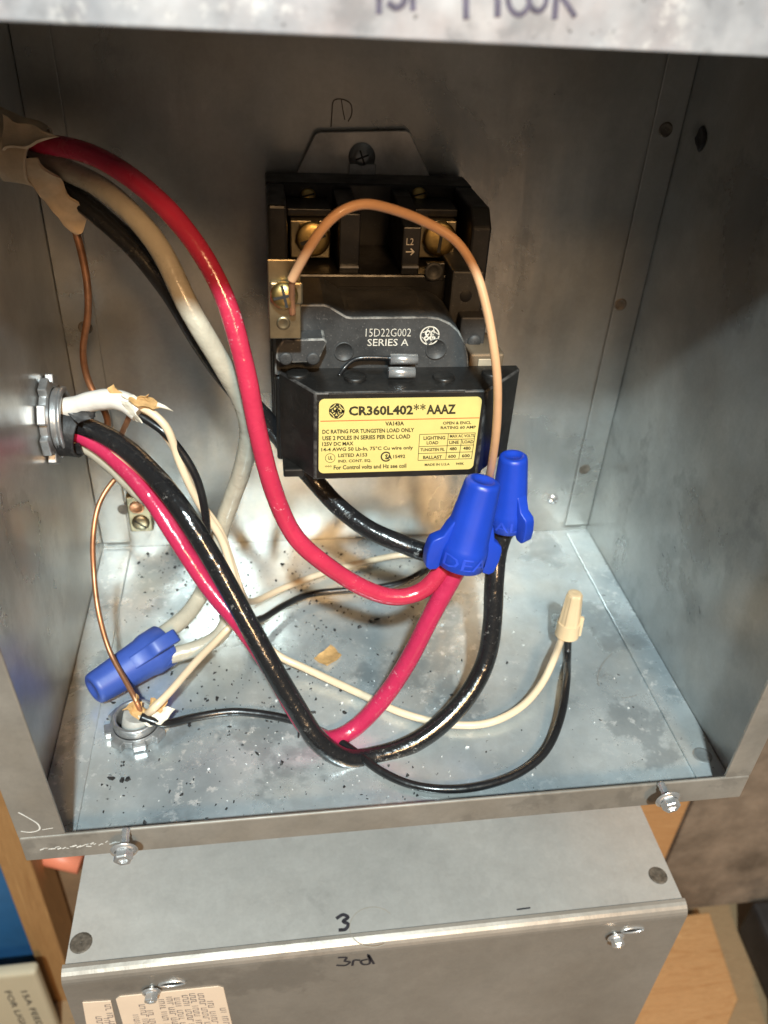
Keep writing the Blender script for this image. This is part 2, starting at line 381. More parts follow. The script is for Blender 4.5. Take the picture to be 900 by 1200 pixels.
stroke(mk, [tp(650, 20), tp(655, -45)], wd*1.1, ftop, up)
stroke(mk, [tp(653, -42), tp(672, -40), tp(674, -20), tp(655, -12), tp(664, 4), tp(673, 18)], wd*.9, ftop, up)
mk.build('handwriting', M['marker_faded'], toplip)

def weld_spot(px, py, axis, r=.0028, parent=enc, name='weld_spot', v=None):
    if axis == 'y': c = P(px, py, -.0016); Rm = Matrix.Rotation(math.radians(90), 4, 'X')
    elif axis == 'z': c = PZ(px, py, v if v is not None else .0016); Rm = Matrix()
    else: c = PX(px, py, v if v is not None else W_-.0001); Rm = Matrix.Rotation(math.radians(-90), 4, 'Y')
    Mx = Matrix.Translation(c) @ Rm
    mb = MB(); mb.lathe([(r*1.25, .00005), (r*1.1, .00035), (r*.9, .0003), (r*.75, .00012), (r*.4, .00015), (.0001, .0001)], 20, Mx)
    return mb.build(name, M['weld'], parent)
for a in ((780, 152), (727, 357), (685, 550), (145, 597), (100, 384)): weld_spot(*a, 'y')
weld_spot(823, 885, 'z', .0036).data.materials[0] = M['galv_side']
kp = PX(822, 162, W_)
mb = MB(); Mx = Matrix.Translation(kp + Vector((-.0003, 0, 0))) @ Matrix.Rotation(math.radians(-90), 4, 'Y')
mb.lathe([(.0052, 0), (.0044, .0006), (.0034, .0008), (.0026, .0005), (.0001, .0005)], 18, Mx)
for v in mb.bm.verts: v.co += noise.noise_vector(v.co*300)*.0012 * Vector((.3, 1, 1)) if hasattr(Vector, 'dot') and False else Vector((0, noise.noise(v.co*260)*.0016, noise.noise(v.co*260+Vector((9,9,9)))*.0016))
mb.build('dark_plug', M['black_plastic'], enc)
# round head screw on back wall
def round_screw(c, nrm, r, name, mat, parent, slot_angle=30, cross=False, slot_mat='well', h=.45):
    q = Vector(nrm).to_track_quat('Z', 'Y').to_matrix().to_4x4(); Mx = Matrix.Translation(c) @ q
    o = MB().lathe([(r*1.0, 0), (r*1.0, r*h*.3), (r*.9, r*h*.65), (r*.6, r*h*.95), (r*.2, r*h*1.05), (.00001, r*h*1.06)], 24, Mx).build(name, mat, parent)
    mb = MB(); 
    for k in range(2 if cross else 1):
        R2 = Mx @ Matrix.Rotation(math.radians(slot_angle+90*k), 4, 'Z')
        b = MB(); b.box(-r*.78, r*.78, -r*.10, r*.10, r*h*.45, r*h*(1.10+.02*k))
        for v in b.bm.verts: v.co = R2 @ v.co
        me = bpy.data.meshes.new('t'); b.bm.to_mesh(me); b.bm.free(); mb.bm.from_mesh(me); bpy.data.meshes.remove(me)
    mb.build('slot', M[slot_mat], o)
    return o
round_screw(P(648, 585, -.0001), (0, -1, 0), .0034, 'screw', M['steel'], enc, 40, True, 'weld')
# ground lug strip on the back wall, left
lc = P(167, 602, -.0001)
lug = thing('ground_lug', 'small pale ground lug with a slotted screw on back panel', 'ground lug', tuple(lc))
MB().box(lc.x-.0065, lc.x+.0065, -.0090, -.0004, lc.z-.0065, lc.z+.0180).build('body', M['brass_plate'], lug, bevel=.0008)
round_screw(Vector((lc.x, -.0090, lc.z)), (0, -1, 0), .0050, 'screw', M['brass_plate'], lug, -42, False, 'well', .35)
Mx = Matrix.Translation(Vector((lc.x-.001, -.0091, lc.z+.0105))) @ Matrix.Rotation(math.radians(90), 4, 'X')
MB().lathe([(.0042, 0), (.0036, .0005), (.0030, .0002), (.0001, .0001)], 20, Mx).build('wire_hole', M['copper'], lug)
mb = MB(); STK[0] = 0
def fbk(u, v): return Vector((u, -.0001, v))
def bp(px, py): q = P(px, py, 0); return (q.x, q.z)
stroke(mb, [bp(388, 148), bp(389, 132), bp(391, 118), bp(400, 116), bp(411, 122), bp(412, 134), bp(408, 142)], .0005, fbk, up if 'up' in globals() else Vector((0, -1, 0)))
stroke(mb, [bp(400, 117), bp(402, 130), bp(404, 140)], .0004, fbk, Vector((0, -1, 0)))
mb.build('pencil_mark', M['weld'], enc)
# hex washer screws standing out of the lips
def hex_screw(base, out, length, hr, parent, name='screw', twist=0):
    q = Vector(out).to_track_quat('Z', 'Y').to_matrix().to_4x4(); Mx = Matrix.Translation(base) @ q @ Matrix.Rotation(math.radians(twist), 4, 'Z')
    mb = MB(); n = 11; sr = hr*.42; prof = []
    k = int(length/.0009)
    for i in range(k+1):
        prof.append((sr*(1.0 if i % 2 else .80), length*i/k))
    mb.lathe(prof, 14, Mx)
    o = mb.build(name, M['steel'], parent)
    mb = MB(); L = length
    mb.lathe([(hr*.3, L), (hr*1.25, L), (hr*1.3, L+.0004), (hr*1.1, L+.0011), (hr*.85, L+.0013)], 24, Mx)
    mb.lathe([(hr*.90, L+.0012), (hr*.92, L+.0040), (hr*.80, L+.0046), (hr*.45, L+.0046), (hr*.38, L+.0036), (.0001, L+.0034)], 6, Mx, smooth=False)
    mb.build('head', M['steel'], o, bevel=.0003)
    return o
hex_screw(P(148, 972, -D_-T), (0.02, -1, -.06), .0085, .0041, enc, 'cover_screw', 8)
hex_screw(P(774, 918, -D_-T), (.02, -1, -.06), .0075, .0043, enc, 'cover_screw', 20)
# scratches on the lower left corner of the frame
mb = MB(); STK[0] = 0
def flip(px, py): q = P(px, py, -D_-T); return (q.x, q.z)
stroke(mb, [flip(22, 952), flip(33, 958), flip(45, 966), flip(46, 972), flip(36, 975), flip(25, 974)], .0006, ftop, up)
stroke(mb, [flip(50, 972), flip(62, 970)], .0004, ftop, up)
random.seed(3)
for k in range(22):
    x = 48 + k*4.2 + random.uniform(-1, 1); y = 996 - k*.42 + random.uniform(-2, 1)
    stroke(mb, [flip(x, y), flip(x+random.uniform(2, 5), y-random.uniform(-.5, 2))], random.uniform(.0003, .0009), ftop, up)
mb.build('scratch', M['white_scratch'], enc)
# marker squiggle on the floor right
mb = MB(); STK[0] = 0
def ffl(u, v): return Vector((u, v, 0))
def fp(px, py): q = PZ(px, py, 0); return (q.x, q.y)
upz = Vector((0, 0, 1))
stroke(mb, [fp(718, 765), fp(706, 778), fp(700, 795), fp(702, 804)], .0007, ffl, upz)
stroke(mb, [fp(703, 795), fp(712, 790), fp(722, 796)], .0004, ffl, upz)
stroke(mb, [fp(728, 818), fp(738, 817), fp(746, 815)], .0005, ffl, upz)
mb.build('scratch', M['galv_side'], enc)

# ================================================================== LOWER ENCLOSURE
ZL = -.0960
low = thing('electrical_enclosure', 'closed galvanised box below, marked 3 in black on its lid', 'electrical box', (0, 0, ZL))
xl0, xl1 = -.0035, .3035
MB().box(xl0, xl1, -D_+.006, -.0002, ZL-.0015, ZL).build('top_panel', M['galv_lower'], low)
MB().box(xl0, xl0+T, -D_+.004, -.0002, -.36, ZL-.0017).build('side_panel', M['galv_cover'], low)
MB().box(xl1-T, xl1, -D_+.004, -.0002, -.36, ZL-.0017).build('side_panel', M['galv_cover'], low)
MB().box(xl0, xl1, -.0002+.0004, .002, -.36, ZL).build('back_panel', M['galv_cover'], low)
cov = []
for k in range(7):
    a = math.radians(90*k/6); cov.append((-D_+.0055 - .0065*math.sin(a), ZL-.0062 + .0065*math.cos(a)))
inner = [(-D_+.0055 - .0050*math.sin(math.radians(90*k/6)), ZL-.0062 + .0050*math.cos(math.radians(90*k/6))) for k in range(6, -1, -1)]
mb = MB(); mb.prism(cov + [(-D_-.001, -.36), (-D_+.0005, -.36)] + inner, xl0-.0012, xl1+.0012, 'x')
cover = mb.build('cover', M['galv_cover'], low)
mb = MB(); STK[0] = 0
def flo(u, v): return Vector((u, v, ZL))
def lp(px, py): q = PZ(px, py, ZL); return (q.x, q.y)
stroke(mb, [lp(395, 1076), lp(402, 1072), lp(408, 1075), lp(402, 1080), lp(408, 1083), lp(405, 1089), lp(398, 1090)], .0017, flo, upz)
mb.build('numeral', M['marker'], low)
mb = MB(); stroke(mb, [lp(606, 1066), lp(621, 1064)], .0008, flo, upz)
mb.build('dash_mark', M['marker'], low)
mb = MB()
def fcov(u, v): return Vector((u, -D_-.001, v))
def cp(px, py): q = P(px, py, -D_-.001); return (q.x, q.z)
stroke(mb, [cp(397, 1122), cp(406, 1122), cp(404, 1126), cp(410, 1127), cp(405, 1131), cp(395, 1131)], .0013, fcov, up)
stroke(mb, [cp(413, 1131), cp(415, 1125), cp(421, 1125)], .0013, fcov, up)
stroke(mb, [cp(430, 1124), cp(423, 1126), cp(426, 1130), cp(433, 1129), cp(431, 1118), cp(438, 1129)], .0013, fcov, up)
mb.build('handwriting', M['marker'], cover)
for px, py, r in ((95, 1105, .0042), (771, 1026, .0040)): weld_spot(px, py, 'z', r, low, 'weld_spot', ZL)
# cover screws with keyhole loops
for px, py, sx in ((178, 1156, 1), (720, 1093, 1)):
    c = P(px, py, -D_-.0011)
    hex_screw(c, (0, -1, -.1), .0022, .0036, cover, 'cover_screw', 15)
    loop = [Vector((c.x + .0095 + .0062*math.cos(a*math.pi/8), -D_-.0014, c.z + .0010 + .0021*math.sin(a*math.pi/8))) for a in range(17)]
    MB().tube(loop, .0006, 8).build('keyhole_rim', M['steel'], cover)
    MB().prism([(p.x, p.z) for p in loop[:-1]], -D_-.0013, -D_-.0011).build('keyhole', M['well'], cover)
# tea-coloured ring stain on the lid
mb = MB(); STK[0] = 0
c0 = lp(437, 1086)
stroke(mb, [(c0[0]+.0115*math.cos(a*.3), c0[1]+.0100*math.sin(a*.3)) for a in range(2, 18)], .0004, flo, upz)
mb.build('ring_stain', plain('ring_stain', (.46,.42,.36), .5, .5), low)
# stickers
def sticker(corners, cols, seed):
    poly = [cp(*c) for c in corners]
    o = MB().prism(poly, -D_-.0015, -D_-.0011).build('sticker', M['sticker'], cover)
    mb = MB(); random.seed(seed); STK[0] = 0
    def fs(u, v): return Vector((u, -D_-.0015, v))
    for (px, py0, py1) in cols:
        y = py0
        while y < py1:
            n = random.randint(3, 6)
            for k in range(n):
                sl = .24*(y-1150)
                a = px + sl; 
                stroke(mb, [cp(a-3.2, y+.2), cp(a+3.0, y-.2)], .00065 if random.random() < .6 else .0005, fs, up)
                if random.random() < .7: stroke(mb, [cp(a-3.0+6*(k % 2), y), cp(a-2.8+6*(k % 2), y+2.0)], .0005, fs, up)
                y += 2.3
                if y > py1: break
            y += 3.0
    mb.build('print', M['sticker_ink'], o)
sticker([(136, 1170), (140, 1167), (256, 1155), (262, 1157), (278, 1225), (156, 1240)], [(150,1188,1218),(160,1176,1215),(168,1183,1214),(184,1170,1212),(194,1167,1212),(203,1168,1212),(213,1165,1212),(222,1163,1212),(232,1163,1212),(241,1172,1212),(254,1180,1212)], 5)
sticker([(97, 1174), (130, 1172), (140, 1215), (105, 1220)], [(106,1190,1215),(115,1192,1215),(120,1176,1213)], 9)

# ================================================================== SURROUNDINGS
mb = MB().box(-.1225, -.0985, 0, .038, -1.0, 1.0)
tag(mb.build('wooden_post', M['wood_post'], bevel=.0015), 'upright pine post left of the two steel boxes', 'post')
tag(MB().box(-.60, -.1235, .012, .03, -.9, .2).build('blue_board', M['blue_wall'], bevel=.002), 'blue board behind the pine post at lower left', 'board')
tag(MB().box(.305, .4605, .002, .040, -.53, 1.0).build('wooden_stud', M['wood_orange'], bevel=.0015), 'orange wooden stud between lower box and stained wall', 'stud')
c = [PZ(835, 1070, -.493), PZ(865, 1170, -.493), PZ(850, 1200, -.493)]
mb = MB().prism([(.25, -.004), (.531, -.004), (.519, -.087), (.480, -.125), (.25, -.16)], -.533, -.493, 'z')
tag(mb.build('wooden_block', M['wood_orange'], bevel=.002), 'orange wooden block lying on the ledge at lower right', 'wood block')
bt = PZ(865, 1085, -.44)
tool = thing('plastic_case', 'matt black plastic case at the lower right edge, beside the orange block', 'case', (.58, -.06, -.533))
mb = MB().prism([(.572, -.005), (.67, -.005), (.67, -.20), (.556, -.20), (.560, -.12), (.552, -.105), (.566, -.09)], -.533, -.478, 'z')
mb.build('body', M['black_plastic'], tool, bevel=.005)
MB().box(.562, .67, -.125, -.095, -.478, -.470).build('clip', M['black_plastic'], tool, bevel=.003)
# pale box with marker writing
pale = thing('switch_box', 'pale beige box with marker writing beside the pine post', 'switch box', (-.17, 0, -.45))
pr = P(42, 1140, -.032)
bx = MB().box(-.26, pr.x, -.032, -.021, -.62, pr.z).build('housing', M['pale_box'], pale, bevel=.004, seg=3)
mb = MB()
def fpale(px, py):
    return P(px, py, -.0322)
def down_text(mb, s, p0, p1, h):       # text running from p0 towards p1 (pixels), letter tops to the right
    a = fpale(*p0); b = fpale(*p1); d = b - a; n = Vector((d.z, 0, -d.x)).normalized() * -h
    if n.x < 0: n = -n
    put_text(mb, s, lambda u, v: a + d*u + n*v, .01)
down_text(mb, '15A FEEDER', (24, 1162), (50, 1216), .0052)
down_text(mb, 'FOR LIGHTS', (5, 1162), (31, 1216), .0052)
mb.build('handwriting', M['marker'], bx)
# salmon pipe behind the gap
pp = [P(45, 1000, .028), P(95, 1012, .020)]
mb = MB(); mb.tube([pp[0], (pp[0]+pp[1])/2, pp[1]], .0085, 16)
tag(mb.build('salmon_pipe', M['pink_pipe']), 'short salmon pink pipe end behind the gap between the boxes', 'pipe')

# ================================================================== CONTACTOR
con = thing('lighting_contactor', 'black lighting contactor with yellow rating label, mounted on the back panel', 'contactor', (.148, 0, .15))
ph, du = M['phenolic'], M['dusty']
YB, YC, YF = -.065, -.097, -.119
def rect(mb, a, b, y0, y1):            # box between two image corners measured at depth y1
    p, q = P(*a, y1), P(*b, y1); mb.box(p.x, q.x, y0, y1, p.z, q.z); return mb
# mounting plate
pts = [P(345, 209, -.004), P(369, 158, -.004), P(374, 155, -.004), P(476, 153, -.004), P(481, 156, -.004), P(504, 207, -.004)]
mb = MB().prism([(p.x, p.z) for p in pts], -.0025, -.004)
plate = mb.build('mounting_plate', M['plate_steel'], con, bevel=.0004)
round_screw(P(424, 184, -.0042), (0, -1, .1), .0040, 'screw', M['dull_steel'], plate, 20, True, 'well')
MB().lathe([(.0062, 0), (.0062, .0008), (.001, .0009)], 20, Matrix.Translation(P(424, 184, -.0041)) @ Matrix.Rotation(math.radians(90), 4, 'X')).build('washer', M['dull_steel'], plate)
mb = MB(); rect(mb, (409, 192), (440, 210), -.004, -.0055); mb.build('keeper', M['dull_steel'], plate, bevel=.0004)
# base with terminal wells
zt = .2145; xa, xb = .1015, .1945
base = MB().box(xa, xb, -.0042, -.024, .085, zt).build('base', ph, con, bevel=.0008)
MB().box(xa, xa+.008, -.024, YB+.004, .150, zt-.0004).build('barrier', ph, con, bevel=.0012)
mb = MB().prism([(-.024, zt-.0004), (-.058, zt-.0004), (YB, zt-.007), (YB, .150), (-.024, .150)], xb-.0085, xb, 'x'); mb.build('barrier', ph, con, bevel=.0010)
for (px0, px1, yy) in ((397, 421, -.062), (470, 491, -.064)):
    p = P(px0, 312, yy); q = P(px1, 312, yy)
    mb = MB().prism([(-.024, zt-.002), (-.036, zt-.002), (yy, P(px0, 250 if px0 < 450 else 266, yy).z), (yy, .178), (-.024, .178)], p.x, q.x, 'x')
    mb.build('barrier', ph, con, bevel=.0006)
    MB().box(p.x+.0004, q.x-.0004, yy-.0013, yy-.0001, p.z-.0004, p.z+.0004).build('tip', M['dull_steel'], con)
MB().box(xa+.0082, xb-.0087, -.024, -.050, .140, .178).build('deck', M['well'], con, bevel=.0005)
# terminals
for px in (364, 513):
    c = P(px, 277, -.052)
    tm = MB().box(c.x-.0085, c.x+.0085, -.026, -.0500, c.z-.0100, c.z+.0060).build('terminal', M['brass_plate'], con, bevel=.0006)
    MB().box(c.x-.0095, c.x+.0095, -.026, -.0450, c.z+.0062, c.z+.0095).build('clamp', ph, tm, bevel=.0005)
    Mx = Matrix.Translation(Vector((c.x+.001, -.0500, c.z-.001))) @ Matrix.Rotation(math.radians(90), 4, 'X')
    MB().lathe([(.0078, 0), (.0078, .0016), (.0070, .0022), (.0001, .0024)], 6, Mx @ Matrix.Rotation(.26, 4, 'Z'), smooth=False).build('washer', M['brass'], tm, bevel=.0003)
    round_screw(Vector((c.x+.001, -.0522, c.z-.001)), (0, -1, .1), .0072, 'screw', M['brass'], tm, 84 if px > 450 else 20, False, 'well', .22)
for px, py in ((361, 230), (491, 229)):
    round_screw(P(px, py, -.0245), (0, -1, .5), .0036, 'screw', M['brass'], con, 15, False, 'well', .5)
# mid body under the terminals
mb = MB(); a = P(318, 318, YB); b = P(530, 345, YB)
mb.box(xa+.0005, .1815, -.024, YB, .112, .1875)
mid = mb.build('mid_housing', ph, con, bevel=.0010)
mb = MB(); rect(mb, (392, 336), (498, 345), YB+.001, YB-.0004); mb.build('slot', M['well'], mid)
Mx = Matrix.Translation(P(508, 318, YB-.0002)) @ Matrix.Rotation(math.radians(90), 4, 'X')
mb = MB(); mb.lathe([(.0040, 0), (.0040, .0010), (.0028, .0012), (.0024, .0004), (.0001, .0003)], 20, Mx); mb.build('screw_socket', du, mid)
mb = MB(); rect(mb, (500, 308), (520, 330), YB+.002, YB-.0002); mb.build('boss', ph, mid, bevel=.0005)
mb = MB(); rect(mb, (531, 318), (558, 400), -.03, -.076); rect(mb, (541, 372), (566, 412), -.05, -.083)
sd = mb.build('side_block', du, con, bevel=.0008)
Mx = Matrix.Translation(P(546, 347, -.0762)) @ Matrix.Rotation(math.radians(90), 4, 'X')
MB().lathe([(.0026, 0), (.0022, .0002), (.0001, .0002)], 16, Mx).build('hole', M['well'], sd)
Mx = Matrix.Translation(P(556, 400, -.0835)) @ Matrix.Rotation(math.radians(90), 4, 'X')
MB().lathe([(.0030, 0), (.0026, .0008), (.0001, .0008)], 16, Mx).build('pin', du, sd)
mb = MB(); rect(mb, (551, 415), (588, 440), -.07, -.094); mb.build('clear_guard', plain('amber_guard', (.16,.12,.08), .3, .2), con, bevel=.001)
mb = MB(); rect(mb, (561, 421), (580, 434), -.0942, -.0948); mb.build('guard_window', plain('guard_window', (.42,.36,.27), .35, .2), con, bevel=.0004)
# coil housing
out = [(322, 357), (380, 357), (386, 359), (406, 371), (412, 372), (500, 371), (515, 373), (528, 379), (538, 388), (545, 401), (549, 418), (550, 440), (322, 440)]
mb = MB().prism([(P(x, y, YC).x, P(x, y, YC).z) for x, y in out], -.03, YC)
coil = mb.build('coil_housing', du, con, bevel=.0007, seg=2)
yc = YC
worn(coil, M['rubbed_grey'])
mb = MB(); STK[0] = 0
def fc(u, v): return Vector((u, yc, v))
def ct(s, x0, x1, y0, y1, b):
    a = P(x0, y1, yc-.00025); c = P(x1, y0, yc-.00025)
    put_text(mb, s, lambda u, v: Vector((a.x+(c.x-a.x)*u, yc-.00025, a.z+(c.z-a.z)*v)), b)
ct('15D22G002', 428.5, 482, 385, 394.5, -.012); ct('SERIES A', 430.5, 479, 397, 405.5, .004)
g0 = P(503.5, 393, yc); gr = .0041
monogram(mb, lambda u, v: Vector((g0.x+u*gr, yc-.0001, g0.z+v*gr)), up, .17)
mb.build('lettering', M['cream_ink'], coil)
Mx0 = Matrix.Rotation(math.radians(90), 4, 'X')
for px, py, r in ((403, 412, .0042), (511, 409, .0047)):
    MB().lathe([(r, -.0002), (r*.97, .0004), (r*.85, .0004), (r*.83, .00015), (.0001, .0001)], 22, Matrix.Translation(P(px, py, yc)) @ Mx0).build('moulded_boss', du, coil)
mb = MB(); rect(mb, (442, 354), (478, 363), -.069, -.0655)
# dark recess on coil top
q = [P(446, 352, -.083), P(478, 354, -.083)]
# foot with two pins
ft = MB(); pf = [(324, 409), (332, 398), (380, 397), (384, 401), (374, 422), (366, 425), (328, 426), (323, 421)]
ft.prism([(P(x, y, -.106).x, P(x, y, -.106).z) for x, y in pf], YC+.001, -.106)
foot = worn(ft.build('coil_foot', du, coil, bevel=.0007, seg=2), M['rubbed_grey'])
for px in (335, 367):
    MB().lathe([(.0026, 0), (.0026, .0006), (.0020, .0010), (.0001, .0008)], 18, Matrix.Translation(P(px, 420, -.106)) @ Mx0).build('pin', du, foot)
# hinge pins and bent cord
for (x0, x1, y, yy) in ((457, 489, 421, -.1035), (455, 486, 436.5, -.1085)):
    a, b = P(x0, y, yy), P(x1, y, yy)
    o = MB().tube([a, a.lerp(b, .5), b], .0022, 18).build('hinge_pin', M['steel'], con)
cordp = [P(460, 420, -.1005), P(440, 419, -.1005), P(420, 420, -.1005), P(411, 424, -.1005), P(403, 432, -.1015), P(397, 441, -.104)]
MB().tube(spline(cordp, 6), .0009, 8).build('spring_cord', M['black_thin'], con)
# brass side tab
tb = MB(); yt = -.1165
rect(tb, (313, 304), (353, 397), yt+.0014, yt)
tab = tb.build('side_tab', M['brass_plate'], con, bevel=.0004)
tb = MB(); a = P(316, 380, yt); tb.box(a.x, a.x+.010, yt+.0015, YC+.0005, a.z-.004, a.z+.012); tb.build('bracket', ph, con, bevel=.0004)
tb = MB(); rect(tb, (316, 331), (355, 357), yt-.0001, yt-.0016); tb.build('clamp', M['brass_plate'], tab, bevel=.0007)
round_screw(P(333, 346, yt-.0017), (0, -1, .15), .0050, 'screw', M['brass'], tab, 12, True, 'well', .55)
MB().lathe([(.0026, 0), (.0022, .0005), (.0016, .0003), (.0001, .0002)], 16, Matrix.Translation(P(332, 379, yt)) @ Mx0).build('dimple', M['brass_plate'], tab)
# contact block with the rating label
zb0, zb1 = P(450, 560, YF).z, P(450, 459, YF).z
xL, xR = P(369, 500, YF).x, P(566, 500, YF).x
xl, xr = P(327, 437, YC).x, P(606, 437, YC).x
mb = MB().prism([(xl, YC+.0015), (xl, YC-.0030), (xL, YF), (xR, YF), (xr, YC-.0030), (xr, YC+.0015)], zb0, zb1, 'z')
block = worn(mb.build('contact_block', ph, con, bevel=.0008, seg=2), M['rubbed_black'])
MB().box(xa+.001, .192, -.03, YC+.0010, zb0-.004, zb1-.004).build('rear_body', ph, con, bevel=.001)
mb = MB(); rect(mb, (385, 461.5), (545, 464), YF+.003, YF-.0005); mb.build('ledge', ph, block, bevel=.0002)
for px, py in ((349, 439), (416, 443), (520, 443), (577, 438)):
    c = PZ(px, py, zb1)
    MB().lathe([(.0046, -.0003), (.0046, .0009), (.0040, .0014), (.0001, .0015)], 22, Matrix.Translation(c)).build('cap', ph, block)
for x0, x1, dz in ((332, 356, .003), (400, 425, .0022), (425, 475, .004), (500, 522, .0022), (532, 560, .004)):
    a, b = P(x0, 560, -.108), P(x1, 560, -.108)
    MB().box(a.x, b.x, -.112, -.085, zb0-dz, zb0+.001).build('foot', ph, block, bevel=.0008)
a = P(541, 560, -.085); MB().box(a.x, a.x+.005, -.09, -.08, zb0-.016, zb0).build('stem', ph, block, bevel=.0006)
# yellow label
tl, tr, br, bl = P(372.5, 467, YF), P(560, 465, YF), P(558, 553, YF), P(374.5, 550, YF)
lx0 = (tl.x+bl.x)/2; lx1 = (tr.x+br.x)/2; lz0 = (bl.z+br.z)/2; lz1 = (tl.z+tr.z)/2
rr = .0022; poly = []
for cx, cz, a0 in ((lx1-rr, lz1-rr, 0), (lx0+rr, lz1-rr, 90), (lx0+rr, lz0+rr, 180), (lx1-rr, lz0+rr, 270)):
    poly += [(cx+rr*math.cos(math.radians(a0+15*k)), cz+rr*math.sin(math.radians(a0+15*k))) for k in range(7)]
label = MB().prism(poly, YF-.0001, YF-.0004).build('rating_label', M['yellow'], block)
YL = YF-.0004
def LP(zx, zy, lift=.00006):
    v = (zy-64)/338.; u = (zx-(97-5*v))/(723-37*v); return Vector((lx0+(lx1-lx0)*u, YL-lift, lz1-(lz1-lz0)*v))
mb = MB()
def lt(s, x0, x1, y0, y1, b=.0):
    put_text(mb, s, lambda u, v: LP(x0+(x1-x0)*u, y1+(y0-y1)*v), b + (.014 if b < .025 else .006))
lt('CR360L402', 225, 508, 95, 138, .030); lt('*', 511, 535, 90, 119, .0); lt('*', 540, 564, 90, 119, .0); lt('AAAZ', 568, 700, 95, 138, .030)
lt('VA143A', 385, 468, 167, 186, .02)
lt('DC RATING FOR TUNGSTEN LOAD ONLY', 110, 513, 198, 217, .015)
lt('USE 2 POLES IN SERIES PER DC LOAD', 110, 496, 227, 247, .015)
lt('125V DC MAX', 109, 245, 255, 273, .015)
lt('14-4 AWG 50 Lb-In, 75\u00b0C Cu wire only', 105, 508, 280, 303, .012)
lt('LISTED A153', 178, 305, 310, 327, .012); lt('IND. CONT. EQ.', 178, 323, 339, 355, .012)
lt('UL', 134, 153, 320, 338, .012); lt('SA', 384, 414, 318, 343, .045); lt('15492', 420, 473, 322, 339, .012)
lt('*** For Control volts and Hz see coil', 120, 478, 364, 386, .012)
lt('OPEN & ENCL', 642, 770, 172, 186, .012); lt('RATING 60 AMP', 632, 792, 193, 207, .012)
lt('LIGHTING', 555, 653, 238, 255, .015); lt('LOAD', 569, 622, 261, 277, .015); lt('MAX AC VOLTS', 674, 786, 233, 247, .012)
lt('LINE', 671, 714, 262, 277, .015); lt('LOAD', 730, 781, 261, 276, .015)
lt('TUNGSTEN FIL', 541, 650, 294, 309, .015); lt('480', 672, 705, 292, 308, .015); lt('480', 734, 768, 291, 307, .015)
lt('BALLAST', 553, 638, 330, 346, .015); lt('600', 666, 701, 328, 344, .015); lt('600', 728, 764, 327, 343, .015)
lt('MADE IN U.S.A', 560, 673, 368, 380, .012); lt('949K', 701, 738, 367, 380, .012)
STK[0] = 0
lup = Vector((0, -1, 0)) * .3
def SL(a): return lambda u, v: LP(u, v, 0.0)
for s in ([(538,229),(530,352)], [(530,352),(772,350)], [(772,350),(789,227)], [(538,229),(789,227)], [(667,229),(655,351)], [(727,256),(714,351)], [(666,256),(786,255)], [(536,286),(783,284)], [(533,319),(778,317)]):
    stroke(mb, s, 2.6, SL(0), lup)
stroke(mb, circ(143, 330, 21, n=20), 2.2, SL(0), lup)
stroke(mb, circ(388, 330, 21, 45, 315, n=18), 6.5, SL(0), lup)
gm = lambda u, v: LP(173+u*37, 116-v*37, 0.0)
stroke(mb, circ(0, 0, .74, n=26), .36, gm, lup)
mb.build('lettering', M['ink'], label)
mb = MB(); STK[0] = 5
for a in (45, 135, 225, 315):
    stroke(mb, [(.80*math.cos(math.radians(a-34)), .80*math.sin(math.radians(a-34))), (.66*math.cos(math.radians(a)), .66*math.sin(math.radians(a))), (.80*math.cos(math.radians(a+22)), .80*math.sin(math.radians(a+22)))], .10, gm, lup*2)
mb.build('badge_curl', M['yellow'], label)
mb = MB(); STK[0] = 2
monogram(mb, gm, lup, .17) if False else None
stroke(mb, [(-.02,.42),(-.22,.50),(-.42,.30),(-.34,.06),(-.10,.12),(.02,.30),(-.06,-.06),(-.20,-.40),(-.44,-.44),(-.50,-.22),(-.30,-.10),(0,-.02)], .17, gm, lup)
stroke(mb, [(.44,.30),(.34,.50),(.14,.38),(.16,.14),(.36,.06),(.14,-.04),(.06,-.28),(.22,-.48),(.44,-.42),(.50,-.20),(.36,-.14),(.28,-.26)], .17, gm, lup)
mb.build('badge_script', M['ink'], label)
mb = MB(); STK[0] = 0; stroke(mb, [(103, 160), (806, 158)], 4.0, SL(0), lup); mb.build('rule_line', M['red_ink'], label)
# L2 mark on the right rib
mb = MB(); yy = -.0642
a, b = P(476, 287, yy), P(485, 279, yy); put_text(mb, 'L2', lambda u, v: Vector((a.x+(b.x-a.x)*u, yy-.00015, a.z+(b.z-a.z)*v)), 0)
STK[0] = 0
a, b = P(476, 295, yy), P(485, 295, yy); c, d = P(481.5, 291.5, yy), P(481.5, 298.5, yy)
fr = lambda u, v: Vector((u, yy, v))
stroke(mb, [(a.x, a.z), (b.x, b.z)], .0005, fr, up); stroke(mb, [(c.x, c.z), (b.x, b.z)], .0005, fr, up); stroke(mb, [(d.x, d.z), (b.x, b.z)], .0005, fr, up)
mb.build('lettering', M['cream_ink'], con)

